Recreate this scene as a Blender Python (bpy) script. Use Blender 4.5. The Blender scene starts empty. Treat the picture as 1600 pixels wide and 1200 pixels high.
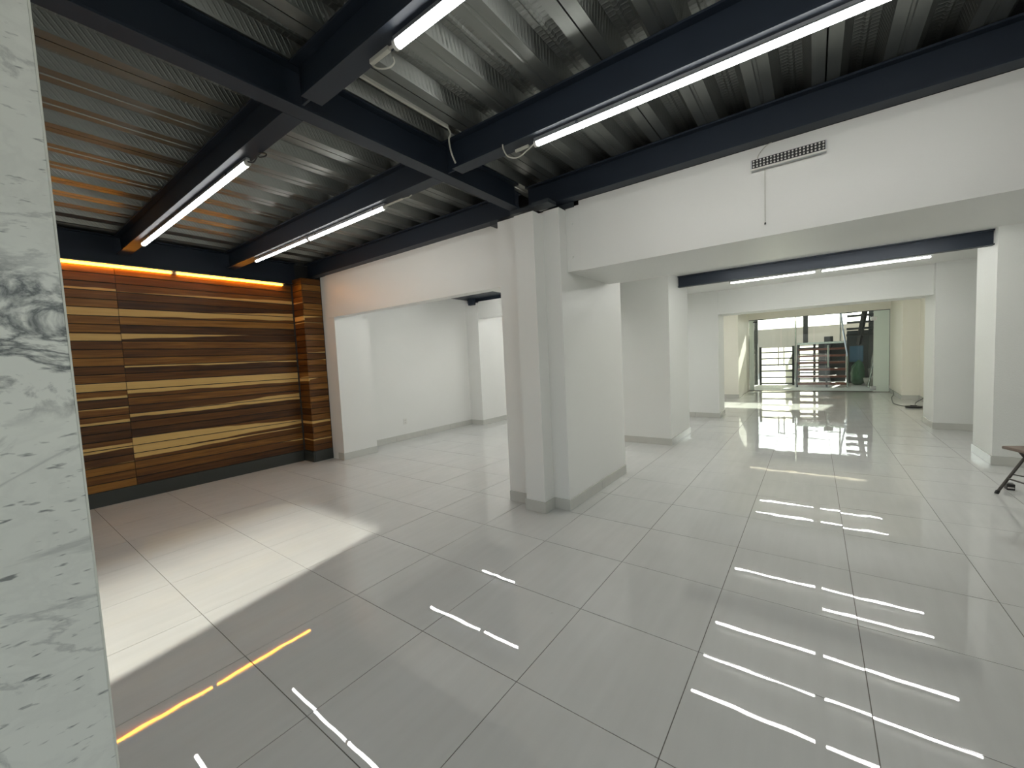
import bpy, bmesh, math, random
from mathutils import Vector, Matrix
random.seed(7)
S = bpy.context.scene
C = S.collection

# ------------------------------------------------------------------ camera
CAM_H = 1.3882
YAW, PIT, ROL, FPX = 0.640474, 0.064325, -0.047564, 634.709
fw = Vector((-math.sin(YAW) * math.cos(PIT), math.cos(YAW) * math.cos(PIT), -math.sin(PIT)))
rt = Vector((math.cos(YAW), math.sin(YAW), 0)); up = rt.cross(fw)
r2 = rt * math.cos(ROL) + up * math.sin(ROL); u2 = -rt * math.sin(ROL) + up * math.cos(ROL)
cd = bpy.data.cameras.new('camera'); cam = bpy.data.objects.new('camera', cd); C.objects.link(cam)
m = Matrix((r2, u2, -fw)).transposed().to_4x4(); m.translation = Vector((0, 0, CAM_H)); cam.matrix_world = m
cd.sensor_width = 36.0; cd.lens = FPX / 1600 * 36.0; cd.clip_start = 0.05; cd.clip_end = 300
S.camera = cam

# ------------------------------------------------------------------ world, sun, exposure
W = bpy.data.worlds.new('world'); S.world = W; W.use_nodes = True
wn = W.node_tree.nodes; wl = W.node_tree.links; wn.clear()
sky = wn.new('ShaderNodeTexSky'); sky.sky_type = 'NISHITA'; sky.sun_disc = False
sky.sun_elevation = math.radians(32); sky.sun_rotation = math.radians(14); sky.air_density = 1.0; sky.dust_density = 1.6; sky.ozone_density = 0.6
bgn = wn.new('ShaderNodeBackground'); bgn.inputs['Strength'].default_value = 0.29
hs = wn.new('ShaderNodeHueSaturation'); hs.inputs['Saturation'].default_value = 0.30; wl.new(sky.outputs[0], hs.inputs['Color'])
wo = wn.new('ShaderNodeOutputWorld'); wl.new(hs.outputs[0], bgn.inputs[0]); wl.new(bgn.outputs[0], wo.inputs[0])

sl = bpy.data.lights.new('sun', 'SUN'); sl.energy = 17.0; sl.angle = math.radians(0.6); sl.color = (1.0, 0.95, 0.84)
so = bpy.data.objects.new('sun', sl); C.objects.link(so)
so.rotation_euler = Vector((-0.20, -1.0, -0.50)).to_track_quat('-Z', 'Y').to_euler(); so.location = (4, 30, 14)

# added spot lamp: stands for sun thrown back across the street, through the left opening
gl = bpy.data.lights.new('added_glare_spot', 'SPOT'); gl.energy = 11500; gl.spot_size = math.radians(13); gl.spot_blend = 1.0
gl.shadow_soft_size = 0.10; gl.color = (1.0, 0.97, 0.86)
go = bpy.data.objects.new('added_glare_spot', gl); C.objects.link(go); go.location = (-0.33, -10.0, 6.1)
go.rotation_euler = (Vector((-2.9, 0.7, 0)) - Vector(go.location)).to_track_quat('-Z', 'Y').to_euler()

vs = S.view_settings; vs.view_transform = 'Standard'; vs.look = 'None'; vs.exposure = 0.08; vs.gamma = 1.0; vs.use_curve_mapping = False
TUBE = 25.0      # emission of the white tubes
AMBER = 24.0

# ------------------------------------------------------------------ materials
def nmat(name):
    mt = bpy.data.materials.new(name); mt.use_nodes = True
    nt = mt.node_tree; b = nt.nodes['Principled BSDF']
    return mt, nt, b
def mat(name, col, rough=0.5, metal=0.0, spec=0.5, bump=0.0, bscale=200.0, var=0.0, vscale=4.0):
    mt, nt, b = nmat(name)
    b.inputs['Base Color'].default_value = (*col, 1); b.inputs['Roughness'].default_value = rough
    b.inputs['Metallic'].default_value = metal; b.inputs['Specular IOR Level'].default_value = spec
    tc = nt.nodes.new('ShaderNodeTexCoord')
    if bump:
        n = nt.nodes.new('ShaderNodeTexNoise'); n.inputs['Scale'].default_value = bscale; n.inputs['Detail'].default_value = 2
        bp = nt.nodes.new('ShaderNodeBump'); bp.inputs['Strength'].default_value = bump; bp.inputs['Distance'].default_value = 0.002
        nt.links.new(tc.outputs['Object'], n.inputs['Vector']); nt.links.new(n.outputs['Fac'], bp.inputs['Height']); nt.links.new(bp.outputs[0], b.inputs['Normal'])
    if var:
        n = nt.nodes.new('ShaderNodeTexNoise'); n.inputs['Scale'].default_value = vscale; n.inputs['Detail'].default_value = 4
        mx = nt.nodes.new('ShaderNodeMix'); mx.data_type = 'RGBA'
        mx.inputs['A'].default_value = (*[c * (1 - var) for c in col], 1); mx.inputs['B'].default_value = (*[min(1, c * (1 + var)) for c in col], 1)
        nt.links.new(tc.outputs['Object'], n.inputs['Vector']); nt.links.new(n.outputs['Fac'], mx.inputs['Factor']); nt.links.new(mx.outputs['Result'], b.inputs['Base Color'])
    return mt
def emat(name, col, s):
    mt, nt, b = nmat(name)
    b.inputs['Base Color'].default_value = (0.8, 0.8, 0.8, 1); b.inputs['Emission Color'].default_value = (*col, 1); b.inputs['Emission Strength'].default_value = s
    return mt

M_WALL = mat('white_paint', (0.80, 0.80, 0.77), 0.38, bump=0.25, bscale=160, var=0.015, vscale=2)
M_TEX = mat('textured_white_paint', (0.78, 0.79, 0.76), 0.55, bump=0.9, bscale=90)
M_CREAM = mat('cream_white_paint', (0.83, 0.81, 0.72), 0.5, bump=0.2, bscale=160)
M_BASE = mat('grey_tile_baseboard', (0.56, 0.56, 0.52), 0.12, var=0.05, vscale=8)
M_PLINTH = mat('dark_plinth', (0.035, 0.04, 0.036), 0.35)
M_STEEL = mat('navy_painted_steel', (0.019, 0.027, 0.042), 0.48, spec=0.35, var=0.15, vscale=3, bump=0.1, bscale=120)
M_PLATE = mat('navy_steel_plate', (0.034, 0.042, 0.050), 0.5)
M_GROUT = mat('grout', (0.16, 0.15, 0.13), 0.9)
M_SLAB = mat('dark_slab', (0.05, 0.05, 0.05), 0.9)
M_PLASTIC = mat('white_plastic', (0.75, 0.74, 0.70), 0.4)
M_ALU = mat('aluminium_batten', (0.55, 0.56, 0.58), 0.35, metal=0.7)
M_WIRE = mat('white_cable', (0.55, 0.54, 0.48), 0.5)
M_DARKWIRE = mat('dark_cable', (0.03, 0.03, 0.03), 0.5)
M_BLACK = mat('black_plastic', (0.012, 0.012, 0.012), 0.4)
M_CHROME = mat('brushed_steel', (0.62, 0.63, 0.62), 0.25, metal=1.0)
M_TUBE = emat('tube_glow', (1.0, 1.0, 0.955), TUBE)
M_TUBE2 = emat('bright_tube_glow', (1.0, 1.0, 0.955), TUBE * 2.0)
M_AMBER = emat('amber_tube_glow', (1.0, 0.36, 0.014), AMBER)
M_CONC = mat('concrete', (0.60, 0.59, 0.56), 0.8, var=0.15, vscale=2)
M_RENDER = mat('beige_render', (0.55, 0.50, 0.43), 0.85, var=0.1, vscale=1.5)
M_SUNNY = mat('pale_facade', (0.80, 0.78, 0.72), 0.85)
M_DARKSTEEL = mat('black_gate_steel', (0.02, 0.021, 0.022), 0.5)
M_TREAD = mat('red_brown_tread', (0.16, 0.05, 0.03), 0.5, var=0.2, vscale=10)
M_DKWALL = mat('dark_grey_wall', (0.10, 0.105, 0.105), 0.8, var=0.15, vscale=2)
M_GREEN = mat('green_tarp', (0.05, 0.13, 0.07), 0.6, var=0.3, vscale=6)
M_BLUE = mat('blue_panel', (0.08, 0.17, 0.27), 0.5)
M_SACK = mat('grey_sack', (0.35, 0.34, 0.31), 0.8, var=0.3, vscale=9)
M_CHAIRMETAL = mat('grey_chair_tube', (0.075, 0.068, 0.06), 0.35, metal=0.3)
M_SEAT = mat('taupe_seat', (0.20, 0.15, 0.12), 0.55)
M_WOODPOLE = mat('pale_wood_pole', (0.45, 0.36, 0.24), 0.6)

def glass_mat(name, tint, refl=1.0):
    mt = bpy.data.materials.new(name); mt.use_nodes = True; nt = mt.node_tree; nt.nodes.clear()
    o = nt.nodes.new('ShaderNodeOutputMaterial'); mx = nt.nodes.new('ShaderNodeMixShader'); t = nt.nodes.new('ShaderNodeBsdfTransparent'); g = nt.nodes.new('ShaderNodeBsdfGlossy')
    f = nt.nodes.new('ShaderNodeFresnel'); f.inputs['IOR'].default_value = 1.45
    t.inputs['Color'].default_value = (*tint, 1); g.inputs['Roughness'].default_value = 0.01
    nt.links.new(f.outputs[0], mx.inputs[0]); nt.links.new(t.outputs[0], mx.inputs[1]); nt.links.new(g.outputs[0], mx.inputs[2]); nt.links.new(mx.outputs[0], o.inputs[0])
    return mt
M_GLASS = glass_mat('clear_glass', (0.90, 0.95, 0.92)); M_GLASSG = glass_mat('green_glass', (0.74, 0.86, 0.78))
def frost_mat():
    mt, nt, b = nmat('frosted_green_film')
    b.inputs['Base Color'].default_value = (0.76, 0.85, 0.78, 1); b.inputs['Roughness'].default_value = 0.25
    return mt
M_FROST = frost_mat()
def sheet_mat():
    mt = bpy.data.materials.new('milky_sheet'); mt.use_nodes = True; nt = mt.node_tree; nt.nodes.clear()
    o = nt.nodes.new('ShaderNodeOutputMaterial'); t = nt.nodes.new('ShaderNodeBsdfTranslucent'); t.inputs['Color'].default_value = (0.85, 0.84, 0.78, 1); nt.links.new(t.outputs[0], o.inputs[0]); return mt
M_SHEET = sheet_mat()

def tile_mat():
    mt, nt, b = nmat('polished_porcelain'); N = nt.nodes.new; L = nt.links.new
    tc = N('ShaderNodeTexCoord'); oi = N('ShaderNodeObjectInfo'); geo = N('ShaderNodeNewGeometry')
    mp = N('ShaderNodeMapping'); mp.inputs['Scale'].default_value = (9, 0.8, 1); L(geo.outputs['Position'], mp.inputs['Vector'])
    n = N('ShaderNodeTexNoise'); n.inputs['Scale'].default_value = 2.2; n.inputs['Detail'].default_value = 6; L(mp.outputs[0], n.inputs['Vector'])
    n2 = N('ShaderNodeTexNoise'); n2.inputs['Scale'].default_value = 3.0; n2.inputs['Detail'].default_value = 5; L(geo.outputs['Position'], n2.inputs['Vector'])
    ad = N('ShaderNodeMath'); ad.operation = 'ADD'; L(n.outputs['Fac'], ad.inputs[0]); L(n2.outputs['Fac'], ad.inputs[1])
    mr = N('ShaderNodeMapRange'); mr.inputs['From Min'].default_value = 0.6; mr.inputs['From Max'].default_value = 1.4; L(ad.outputs[0], mr.inputs['Value'])
    mx = N('ShaderNodeMix'); mx.data_type = 'RGBA'; mx.inputs['A'].default_value = (0.575, 0.58, 0.56, 1); mx.inputs['B'].default_value = (0.635, 0.64, 0.62, 1)
    L(mr.outputs[0], mx.inputs['Factor'])
    # small dark scuffs
    n3 = N('ShaderNodeTexNoise'); n3.inputs['Scale'].default_value = 11; n3.inputs['Detail'].default_value = 3; L(geo.outputs['Position'], n3.inputs['Vector'])
    cr = N('ShaderNodeMapRange'); cr.inputs['From Min'].default_value = 0.76; cr.inputs['From Max'].default_value = 0.82; L(n3.outputs['Fac'], cr.inputs['Value'])
    m2 = N('ShaderNodeMix'); m2.data_type = 'RGBA'; m2.inputs['B'].default_value = (0.30, 0.29, 0.27, 1); L(cr.outputs[0], m2.inputs['Factor']); L(mx.outputs['Result'], m2.inputs['A'])
    L(m2.outputs['Result'], b.inputs['Base Color'])
    b.inputs['Roughness'].default_value = 0.008; b.inputs['IOR'].default_value = 1.68
    # gentle waviness of the glaze
    wv = N('ShaderNodeTexNoise'); wv.inputs['Scale'].default_value = 5.5; wv.inputs['Detail'].default_value = 1.0
    av = N('ShaderNodeVectorMath'); av.operation = 'ADD'; cb = N('ShaderNodeCombineXYZ'); ml = N('ShaderNodeMath'); ml.operation = 'MULTIPLY'; ml.inputs[1].default_value = 50
    L(oi.outputs['Random'], ml.inputs[0]); L(ml.outputs[0], cb.inputs['Z']); L(geo.outputs['Position'], av.inputs[0]); L(cb.outputs[0], av.inputs[1]); L(av.outputs[0], wv.inputs['Vector'])
    bp = N('ShaderNodeBump'); bp.inputs['Strength'].default_value = 0.10; bp.inputs['Distance'].default_value = 0.003; L(wv.outputs['Fac'], bp.inputs['Height']); L(bp.outputs[0], b.inputs['Normal'])
    return mt
M_TILE = tile_mat()

def marble_mat():
    mt, nt, b = nmat('white_marble'); N = nt.nodes.new; L = nt.links.new
    geo = N('ShaderNodeNewGeometry')
    mp = N('ShaderNodeMapping'); mp.inputs['Rotation'].default_value = (math.radians(-28), 0, 0); mp.inputs['Scale'].default_value = (1, 1.0, 1.6); L(geo.outputs['Position'], mp.inputs['Vector'])
    def vein(scale, dist, w, det, seed):
        ad = N('ShaderNodeVectorMath'); ad.operation = 'ADD'; ad.inputs[1].default_value = (seed, seed * 1.7, seed * .6); L(mp.outputs[0], ad.inputs[0])
        n = N('ShaderNodeTexNoise'); n.inputs['Scale'].default_value = scale; n.inputs['Detail'].default_value = det; n.inputs['Distortion'].default_value = dist; n.inputs['Roughness'].default_value = 0.6
        L(ad.outputs[0], n.inputs['Vector'])
        s = N('ShaderNodeMath'); s.operation = 'SUBTRACT'; s.inputs[1].default_value = 0.5; L(n.outputs['Fac'], s.inputs[0])
        a = N('ShaderNodeMath'); a.operation = 'ABSOLUTE'; L(s.outputs[0], a.inputs[0])
        r = N('ShaderNodeMapRange'); r.inputs['From Min'].default_value = 0; r.inputs['From Max'].default_value = w; r.inputs['To Min'].default_value = 1; r.inputs['To Max'].default_value = 0; L(a.outputs[0], r.inputs['Value'])
        return r.outputs[0]
    v1 = vein(6.5, 0.7, 0.07, 10, 3.1); v2 = vein(1.5, 0.8, 0.02, 8, 11.0)
    # heavy veining gathers in bands
    sx = N('ShaderNodeSeparateXYZ'); L(geo.outputs['Position'], sx.inputs[0])
    nb = N('ShaderNodeTexNoise'); nb.inputs['Scale'].default_value = 3.0; nb.inputs['Detail'].default_value = 3; L(geo.outputs['Position'], nb.inputs['Vector'])
    za = N('ShaderNodeMath'); za.operation = 'MULTIPLY_ADD'; za.inputs[1].default_value = 0.25; L(nb.outputs['Fac'], za.inputs[0]); L(sx.outputs['Z'], za.inputs[2])
    zb = N('ShaderNodeMath'); zb.operation = 'SUBTRACT'; zb.inputs[1].default_value = 1.575; L(za.outputs[0], zb.inputs[0])
    zc = N('ShaderNodeMath'); zc.operation = 'ABSOLUTE'; L(zb.outputs[0], zc.inputs[0])
    band = N('ShaderNodeMapRange'); band.inputs['From Min'].default_value = 0.13; band.inputs['From Max'].default_value = 0.20; band.inputs['To Min'].default_value = 1.0; band.inputs['To Max'].default_value = 0.06; L(zc.outputs[0], band.inputs['Value'])
    m1 = N('ShaderNodeMath'); m1.operation = 'MULTIPLY'; L(v1, m1.inputs[0]); L(band.outputs[0], m1.inputs[1])
    # short flecks
    fm = N('ShaderNodeMapping'); fm.inputs['Rotation'].default_value = (math.radians(-35), 0, 0); fm.inputs['Scale'].default_value = (1, 14, 55); L(geo.outputs['Position'], fm.inputs['Vector'])
    fn = N('ShaderNodeTexNoise'); fn.inputs['Scale'].default_value = 1.6; fn.inputs['Detail'].default_value = 3; L(fm.outputs[0], fn.inputs['Vector'])
    fr = N('ShaderNodeMapRange'); fr.inputs['From Min'].default_value = 0.62; fr.inputs['From Max'].default_value = 0.72; fr.inputs['To Max'].default_value = 0.8; L(fn.outputs['Fac'], fr.inputs['Value'])
    h = N('ShaderNodeMath'); h.operation = 'MULTIPLY'; h.inputs[1].default_value = 0.35; L(v2, h.inputs[0])
    mxx = N('ShaderNodeMath'); mxx.operation = 'MAXIMUM'; L(m1.outputs[0], mxx.inputs[0]); L(fr.outputs[0], mxx.inputs[1])
    mxy = N('ShaderNodeMath'); mxy.operation = 'MAXIMUM'; L(mxx.outputs[0], mxy.inputs[0]); L(h.outputs[0], mxy.inputs[1])
    mx = N('ShaderNodeMix'); mx.data_type = 'RGBA'; mx.inputs['A'].default_value = (0.86, 0.87, 0.82, 1); mx.inputs['B'].default_value = (0.13, 0.14, 0.145, 1); L(mxy.outputs[0], mx.inputs['Factor'])
    L(mx.outputs['Result'], b.inputs['Base Color']); b.inputs['Roughness'].default_value = 0.2
    return mt
M_MARBLE = marble_mat()
M_MEDGE = mat('marble_edge', (0.78, 0.79, 0.72), 0.4)

def deck_mat():
    mt, nt, b = nmat('galvanised_decking'); N = nt.nodes.new; L = nt.links.new
    geo = N('ShaderNodeNewGeometry'); sx = N('ShaderNodeSeparateXYZ'); L(geo.outputs['Position'], sx.inputs[0])
    n = N('ShaderNodeTexNoise'); n.inputs['Scale'].default_value = 14; n.inputs['Detail'].default_value = 5
    mp = N('ShaderNodeMapping'); mp.inputs['Scale'].default_value = (1, 0.2, 1); L(geo.outputs['Position'], mp.inputs['Vector']); L(mp.outputs[0], n.inputs['Vector'])
    mx = N('ShaderNodeMix'); mx.data_type = 'RGBA'; mx.inputs['A'].default_value = (0.185, 0.195, 0.185, 1); mx.inputs['B'].default_value = (0.29, 0.30, 0.285, 1); L(n.outputs['Fac'], mx.inputs['Factor']); L(mx.outputs['Result'], b.inputs['Base Color'])
    b.inputs['Metallic'].default_value = 0.8; b.inputs['Roughness'].default_value = 0.33
    # pressed chevrons on everything above the bottom pans
    zz = N('ShaderNodeMapRange'); zz.inputs['From Min'].default_value = 2.914; zz.inputs['From Max'].default_value = 2.922; L(sx.outputs['Z'], zz.inputs['Value'])
    za = N('ShaderNodeMath'); za.operation = 'MULTIPLY_ADD'; za.inputs[1].default_value = 1.1; L(sx.outputs['Z'], za.inputs[0]); L(sx.outputs['Y'], za.inputs[2])
    fr = N('ShaderNodeMath'); fr.operation = 'MULTIPLY'; fr.inputs[1].default_value = 2 * math.pi / 0.030; L(za.outputs[0], fr.inputs[0])
    sn = N('ShaderNodeMath'); sn.operation = 'SINE'; L(fr.outputs[0], sn.inputs[0])
    gt = N('ShaderNodeMapRange'); gt.inputs['From Min'].default_value = 0.2; gt.inputs['From Max'].default_value = 0.9; L(sn.outputs[0], gt.inputs['Value'])
    ml = N('ShaderNodeMath'); ml.operation = 'MULTIPLY'; L(gt.outputs[0], ml.inputs[0]); L(zz.outputs[0], ml.inputs[1])
    bp = N('ShaderNodeBump'); bp.inputs['Strength'].default_value = 0.6; bp.inputs['Distance'].default_value = 0.0018; L(ml.outputs[0], bp.inputs['Height']); L(bp.outputs[0], b.inputs['Normal'])
    return mt
M_DECK = deck_mat()

def wood_mat():
    mt, nt, b = nmat('two_tone_hardwood'); N = nt.nodes.new; L = nt.links.new
    uv = N('ShaderNodeUVMap'); uv.uv_map = 'UVMap'; su = N('ShaderNodeSeparateXYZ'); L(uv.outputs[0], su.inputs[0])
    oi = N('ShaderNodeObjectInfo'); sc = N('ShaderNodeSeparateColor'); L(oi.outputs['Color'], sc.inputs[0])
    rm = N('ShaderNodeMath'); rm.operation = 'MULTIPLY'; rm.inputs[1].default_value = 60; L(oi.outputs['Random'], rm.inputs[0])
    def vec(su_, sv_):
        a = N('ShaderNodeMath'); a.operation = 'MULTIPLY'; a.inputs[1].default_value = su_; L(su.outputs['X'], a.inputs[0])
        c = N('ShaderNodeMath'); c.operation = 'MULTIPLY'; c.inputs[1].default_value = sv_; L(su.outputs['Y'], c.inputs[0])
        cb = N('ShaderNodeCombineXYZ'); L(a.outputs[0], cb.inputs[0]); L(c.outputs[0], cb.inputs[1]); L(rm.outputs[0], cb.inputs[2]); return cb.outputs[0]
    g = N('ShaderNodeTexNoise'); g.inputs['Scale'].default_value = 1; g.inputs['Detail'].default_value = 5; g.inputs['Distortion'].default_value = 0.6; L(vec(2.2, 3.6), g.inputs['Vector'])
    g2 = N('ShaderNodeTexNoise'); g2.inputs['Scale'].default_value = 1; g2.inputs['Detail'].default_value = 3; L(vec(7, 26), g2.inputs['Vector'])
    sh = N('ShaderNodeMath'); sh.operation = 'MULTIPLY_ADD'; sh.inputs[1].default_value = 0.85; L(g.outputs['Fac'], sh.inputs[0])
    s0 = N('ShaderNodeMath'); s0.operation = 'MULTIPLY_ADD'; s0.inputs[1].default_value = 0.25; L(g2.outputs['Fac'], s0.inputs[0]); rc = N('ShaderNodeMath'); rc.operation = 'MULTIPLY_ADD'; rc.inputs[1].default_value = 1.7; rc.inputs[2].default_value = -0.26; L(sc.outputs['Red'], rc.inputs[0]); L(rc.outputs[0], s0.inputs[2]); L(s0.outputs[0], sh.inputs[2])
    sb = N('ShaderNodeMath'); sb.operation = 'SUBTRACT'; sb.inputs[1].default_value = 0.55; L(sh.outputs[0], sb.inputs[0])
    cr = N('ShaderNodeValToRGB'); e = cr.color_ramp.elements; e[0].position = 0.0; e[0].color = (0.040, 0.014, 0.0035, 1); e[1].position = 1.0; e[1].color = (0.40, 0.19, 0.036, 1)
    k = cr.color_ramp.elements.new(0.45); k.color = (0.145, 0.054, 0.009, 1)
    L(sb.outputs[0], cr.inputs[0])
    # sapwood: edge fraction runs from Green to Blue along the board, on the top (alpha 1) or bottom (alpha 0) edge
    ln = N('ShaderNodeUVMap'); ln.uv_map = 'Span'; sl_ = N('ShaderNodeSeparateXYZ'); L(ln.outputs[0], sl_.inputs[0])
    ml = N('ShaderNodeMix'); ml.data_type = 'FLOAT'; L(sl_.outputs['X'], ml.inputs['Factor']); L(sc.outputs['Green'], ml.inputs['A']); L(sc.outputs['Blue'], ml.inputs['B'])
    t = N('ShaderNodeMath'); t.operation = 'MULTIPLY_ADD'; t.inputs[1].default_value = 2.0; t.inputs[2].default_value = -0.5; L(ml.outputs['Result'], t.inputs[0])
    w = N('ShaderNodeTexNoise'); w.inputs['Scale'].default_value = 1; w.inputs['Detail'].default_value = 2; L(vec(1.7, 0.6), w.inputs['Vector'])
    tw = N('ShaderNodeMath'); tw.operation = 'MULTIPLY_ADD'; tw.inputs[1].default_value = 0.7; L(w.outputs['Fac'], tw.inputs[0]); L(t.outputs[0], tw.inputs[2])
    ts = N('ShaderNodeMath'); ts.operation = 'SUBTRACT'; ts.inputs[1].default_value = 0.35; L(tw.outputs[0], ts.inputs[0])
    iv = N('ShaderNodeMath'); iv.operation = 'SUBTRACT'; iv.inputs[0].default_value = 1.0; L(su.outputs['Y'], iv.inputs[1])
    dd = N('ShaderNodeMix'); dd.data_type = 'FLOAT'; L(oi.outputs['Alpha'], dd.inputs['Factor']); L(su.outputs['Y'], dd.inputs['A']); L(iv.outputs[0], dd.inputs['B'])
    df = N('ShaderNodeMath'); df.operation = 'SUBTRACT'; L(ts.outputs[0], df.inputs[0]); L(dd.outputs['Result'], df.inputs[1])
    mk = N('ShaderNodeMapRange'); mk.inputs['From Min'].default_value = -0.03; mk.inputs['From Max'].default_value = 0.06; L(df.outputs[0], mk.inputs['Value'])
    sp = N('ShaderNodeMix'); sp.data_type = 'RGBA'; sp.inputs['A'].default_value = (0.56, 0.34, 0.105, 1); sp.inputs['B'].default_value = (0.72, 0.49, 0.18, 1); L(g.outputs['Fac'], sp.inputs['Factor'])
    mx = N('ShaderNodeMix'); mx.data_type = 'RGBA'; L(mk.outputs[0], mx.inputs['Factor']); L(cr.outputs[0], mx.inputs['A']); L(sp.outputs['Result'], mx.inputs['B'])
    L(mx.outputs['Result'], b.inputs['Base Color']); b.inputs['Roughness'].default_value = 0.42; b.inputs['Specular IOR Level'].default_value = 0.35
    return mt
M_WOOD = wood_mat()

# ------------------------------------------------------------------ builders
def obj(name, me, mt=None, parent=None, loc=None):
    if isinstance(me, bmesh.types.BMesh):
        bm = me; me = bpy.data.meshes.new(name); bmesh.ops.recalc_face_normals(bm, faces=bm.faces[:]); bm.to_mesh(me); bm.free()
    if mt and not me.materials: me.materials.append(mt)
    o = bpy.data.objects.new(name, me); C.objects.link(o)
    if loc: o.location = loc
    if parent: o.parent = parent; o.matrix_parent_inverse = Matrix.Translation(-Vector(parent.location)) if parent.type == 'EMPTY' and False else Matrix()
    return o
def bx(bm, x0, x1, y0, y1, z0, z1, bev=0.0):
    r = bmesh.ops.create_cube(bm, size=1.0, matrix=Matrix.Translation(((x0 + x1) / 2, (y0 + y1) / 2, (z0 + z1) / 2)) @ Matrix.Diagonal((abs(x1 - x0), abs(y1 - y0), abs(z1 - z0), 1)))
    if bev:
        es = list({e for v in r['verts'] for e in v.link_edges})
        bmesh.ops.bevel(bm, geom=es, offset=bev, segments=2, affect='EDGES', profile=0.6)
    return bm
def box(x0, x1, y0, y1, z0, z1, bev=0.0): return bx(bmesh.new(), x0, x1, y0, y1, z0, z1, bev)
def cyl(bm, p, q, r, n=12, r2_=None):
    p = Vector(p); q = Vector(q); d = q - p
    mm = Matrix.Translation((p + q) / 2) @ d.to_track_quat('Z', 'Y').to_matrix().to_4x4()
    bmesh.ops.create_cone(bm, cap_ends=True, segments=n, radius1=r, radius2=r if r2_ is None else r2_, depth=d.length, matrix=mm); return bm
def tube(bm, pts, r, n=8):
    pts = [Vector(p) for p in pts]; rings = []
    for i, p in enumerate(pts):
        d = (pts[min(i + 1, len(pts) - 1)] - pts[max(i - 1, 0)]).normalized()
        a = d.orthogonal().normalized() if i == 0 else (rings[-1][1] - d * rings[-1][1].dot(d)).normalized()
        c = d.cross(a)
        rings.append(([bm.verts.new(p + (a * math.cos(t) + c * math.sin(t)) * r) for t in [2 * math.pi * k / n for k in range(n)]], a))
    for (A, _), (B, _) in zip(rings, rings[1:]):
        for k in range(n): bm.faces.new((A[k], A[(k + 1) % n], B[(k + 1) % n], B[k]))
    bm.faces.new(rings[0][0]); bm.faces.new(rings[-1][0]); return bm
def smooth(pts, n=8):
    out = []; P = [Vector(p) for p in pts]; P = [P[0]] + P + [P[-1]]
    for i in range(1, len(P) - 2):
        for k in range(n):
            t = k / n; a, b, c, d = P[i - 1], P[i], P[i + 1], P[i + 2]
            out.append(0.5 * ((2 * b) + (c - a) * t + (2 * a - 5 * b + 4 * c - d) * t * t + (3 * b - a - 3 * c + d) * t ** 3))
    out.append(P[-2]); return out
def thing(name, label, cat, loc=(0, 0, 0), group=None):
    o = bpy.data.objects.new(name, None); C.objects.link(o); o.empty_display_size = 0.1; o.location = loc
    o['label'] = label; o['category'] = cat
    if group: o['group'] = group
    return o
def part(name, bm, mt, root, label=None):
    o = obj(name, bm, mt, root)
    off = Vector(root.location)
    if root.type == 'EMPTY' and off.length > 0: o.data.transform(Matrix.Translation(-off))
    if label: o['label'] = label
    return o
def sub(name, bm, mt, pt):
    o = obj(name, bm, mt, pt); o.data.transform(Matrix.Translation(-Vector(pt.parent.location))); return o
def tag(o, label, cat, group=None):
    o['label'] = label; o['category'] = cat
    if group: o['group'] = group
    return o
def struct(name, bm, mt, label=None):
    o = obj(name, bm, mt); o['kind'] = 'structure'
    if label: o['label'] = label
    return o

X_R = 2.70           # right-hand wall of the shop
Y_F = -2.0           # street front
TS, TX0, TY0 = 0.6, 0.175, 0.1054
YG = 14.76           # glass doors

# ------------------------------------------------------------------ floor with its tiles
floor = struct('floor', box(-6.35, X_R + 0.3, Y_F - 0.3, YG + 0.15, -0.15, -0.002), M_GROUT, 'glossy pale grey porcelain tile floor with thin dark joints')
tb = bmesh.new(); g = 0.0018
bx(tb, -TS / 2 + g, TS / 2 - g, -TS / 2 + g, TS / 2 - g, -0.002, 0.0)
tile_me = bpy.data.meshes.new('tile'); bmesh.ops.recalc_face_normals(tb, faces=tb.faces[:]); tb.to_mesh(tile_me); tb.free(); tile_me.materials.append(M_TILE)
def project(p):
    q = Vector((p[0], p[1], p[2] - CAM_H)); z = q.dot(fw)
    if z < 0.2: return None
    return 800 + FPX * q.dot(r2) / z, 600 - FPX * q.dot(u2) / z, z
cand = []; rest = []
for i in range(-11, 5):
    for j in range(-4, 25):
        cx, cy = TX0 + (i + 0.5) * TS, TY0 + (j + 0.5) * TS
        if cy + TS / 2 > YG + 0.12 or cx - TS / 2 < -6.34 - 0.3 or cx > X_R + 0.2: continue
        p = project((cx, cy, 0)); area = 0
        if p and -150 < p[0] < 1750 and p[1] < 1450:
            area = 1.0 / p[2] ** 3
        if cx < -2.45 and cy > 7.2: area = 0
        if cx < -1.5 and cy < -0.2: area = 0
        (cand if area > 0 else rest).append((area, cx, cy))
cand.sort(reverse=True)
for k, (a, cx, cy) in enumerate(cand[:296]):
    t = bpy.data.objects.new('tile', tile_me); C.objects.link(t); t.parent = floor; t.location = (cx, cy, 0)
    t.rotation_euler = (random.gauss(0, 0.0007), random.gauss(0, 0.0007), 0)
rb = bmesh.new()
for a, cx, cy in cand[296:] + rest: bx(rb, cx - TS / 2 + g, cx + TS / 2 - g, cy - TS / 2 + g, cy + TS / 2 - g, -0.002, 0.0)
o = obj('tile', rb, M_TILE, floor); o['kind'] = 'stuff'

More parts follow.
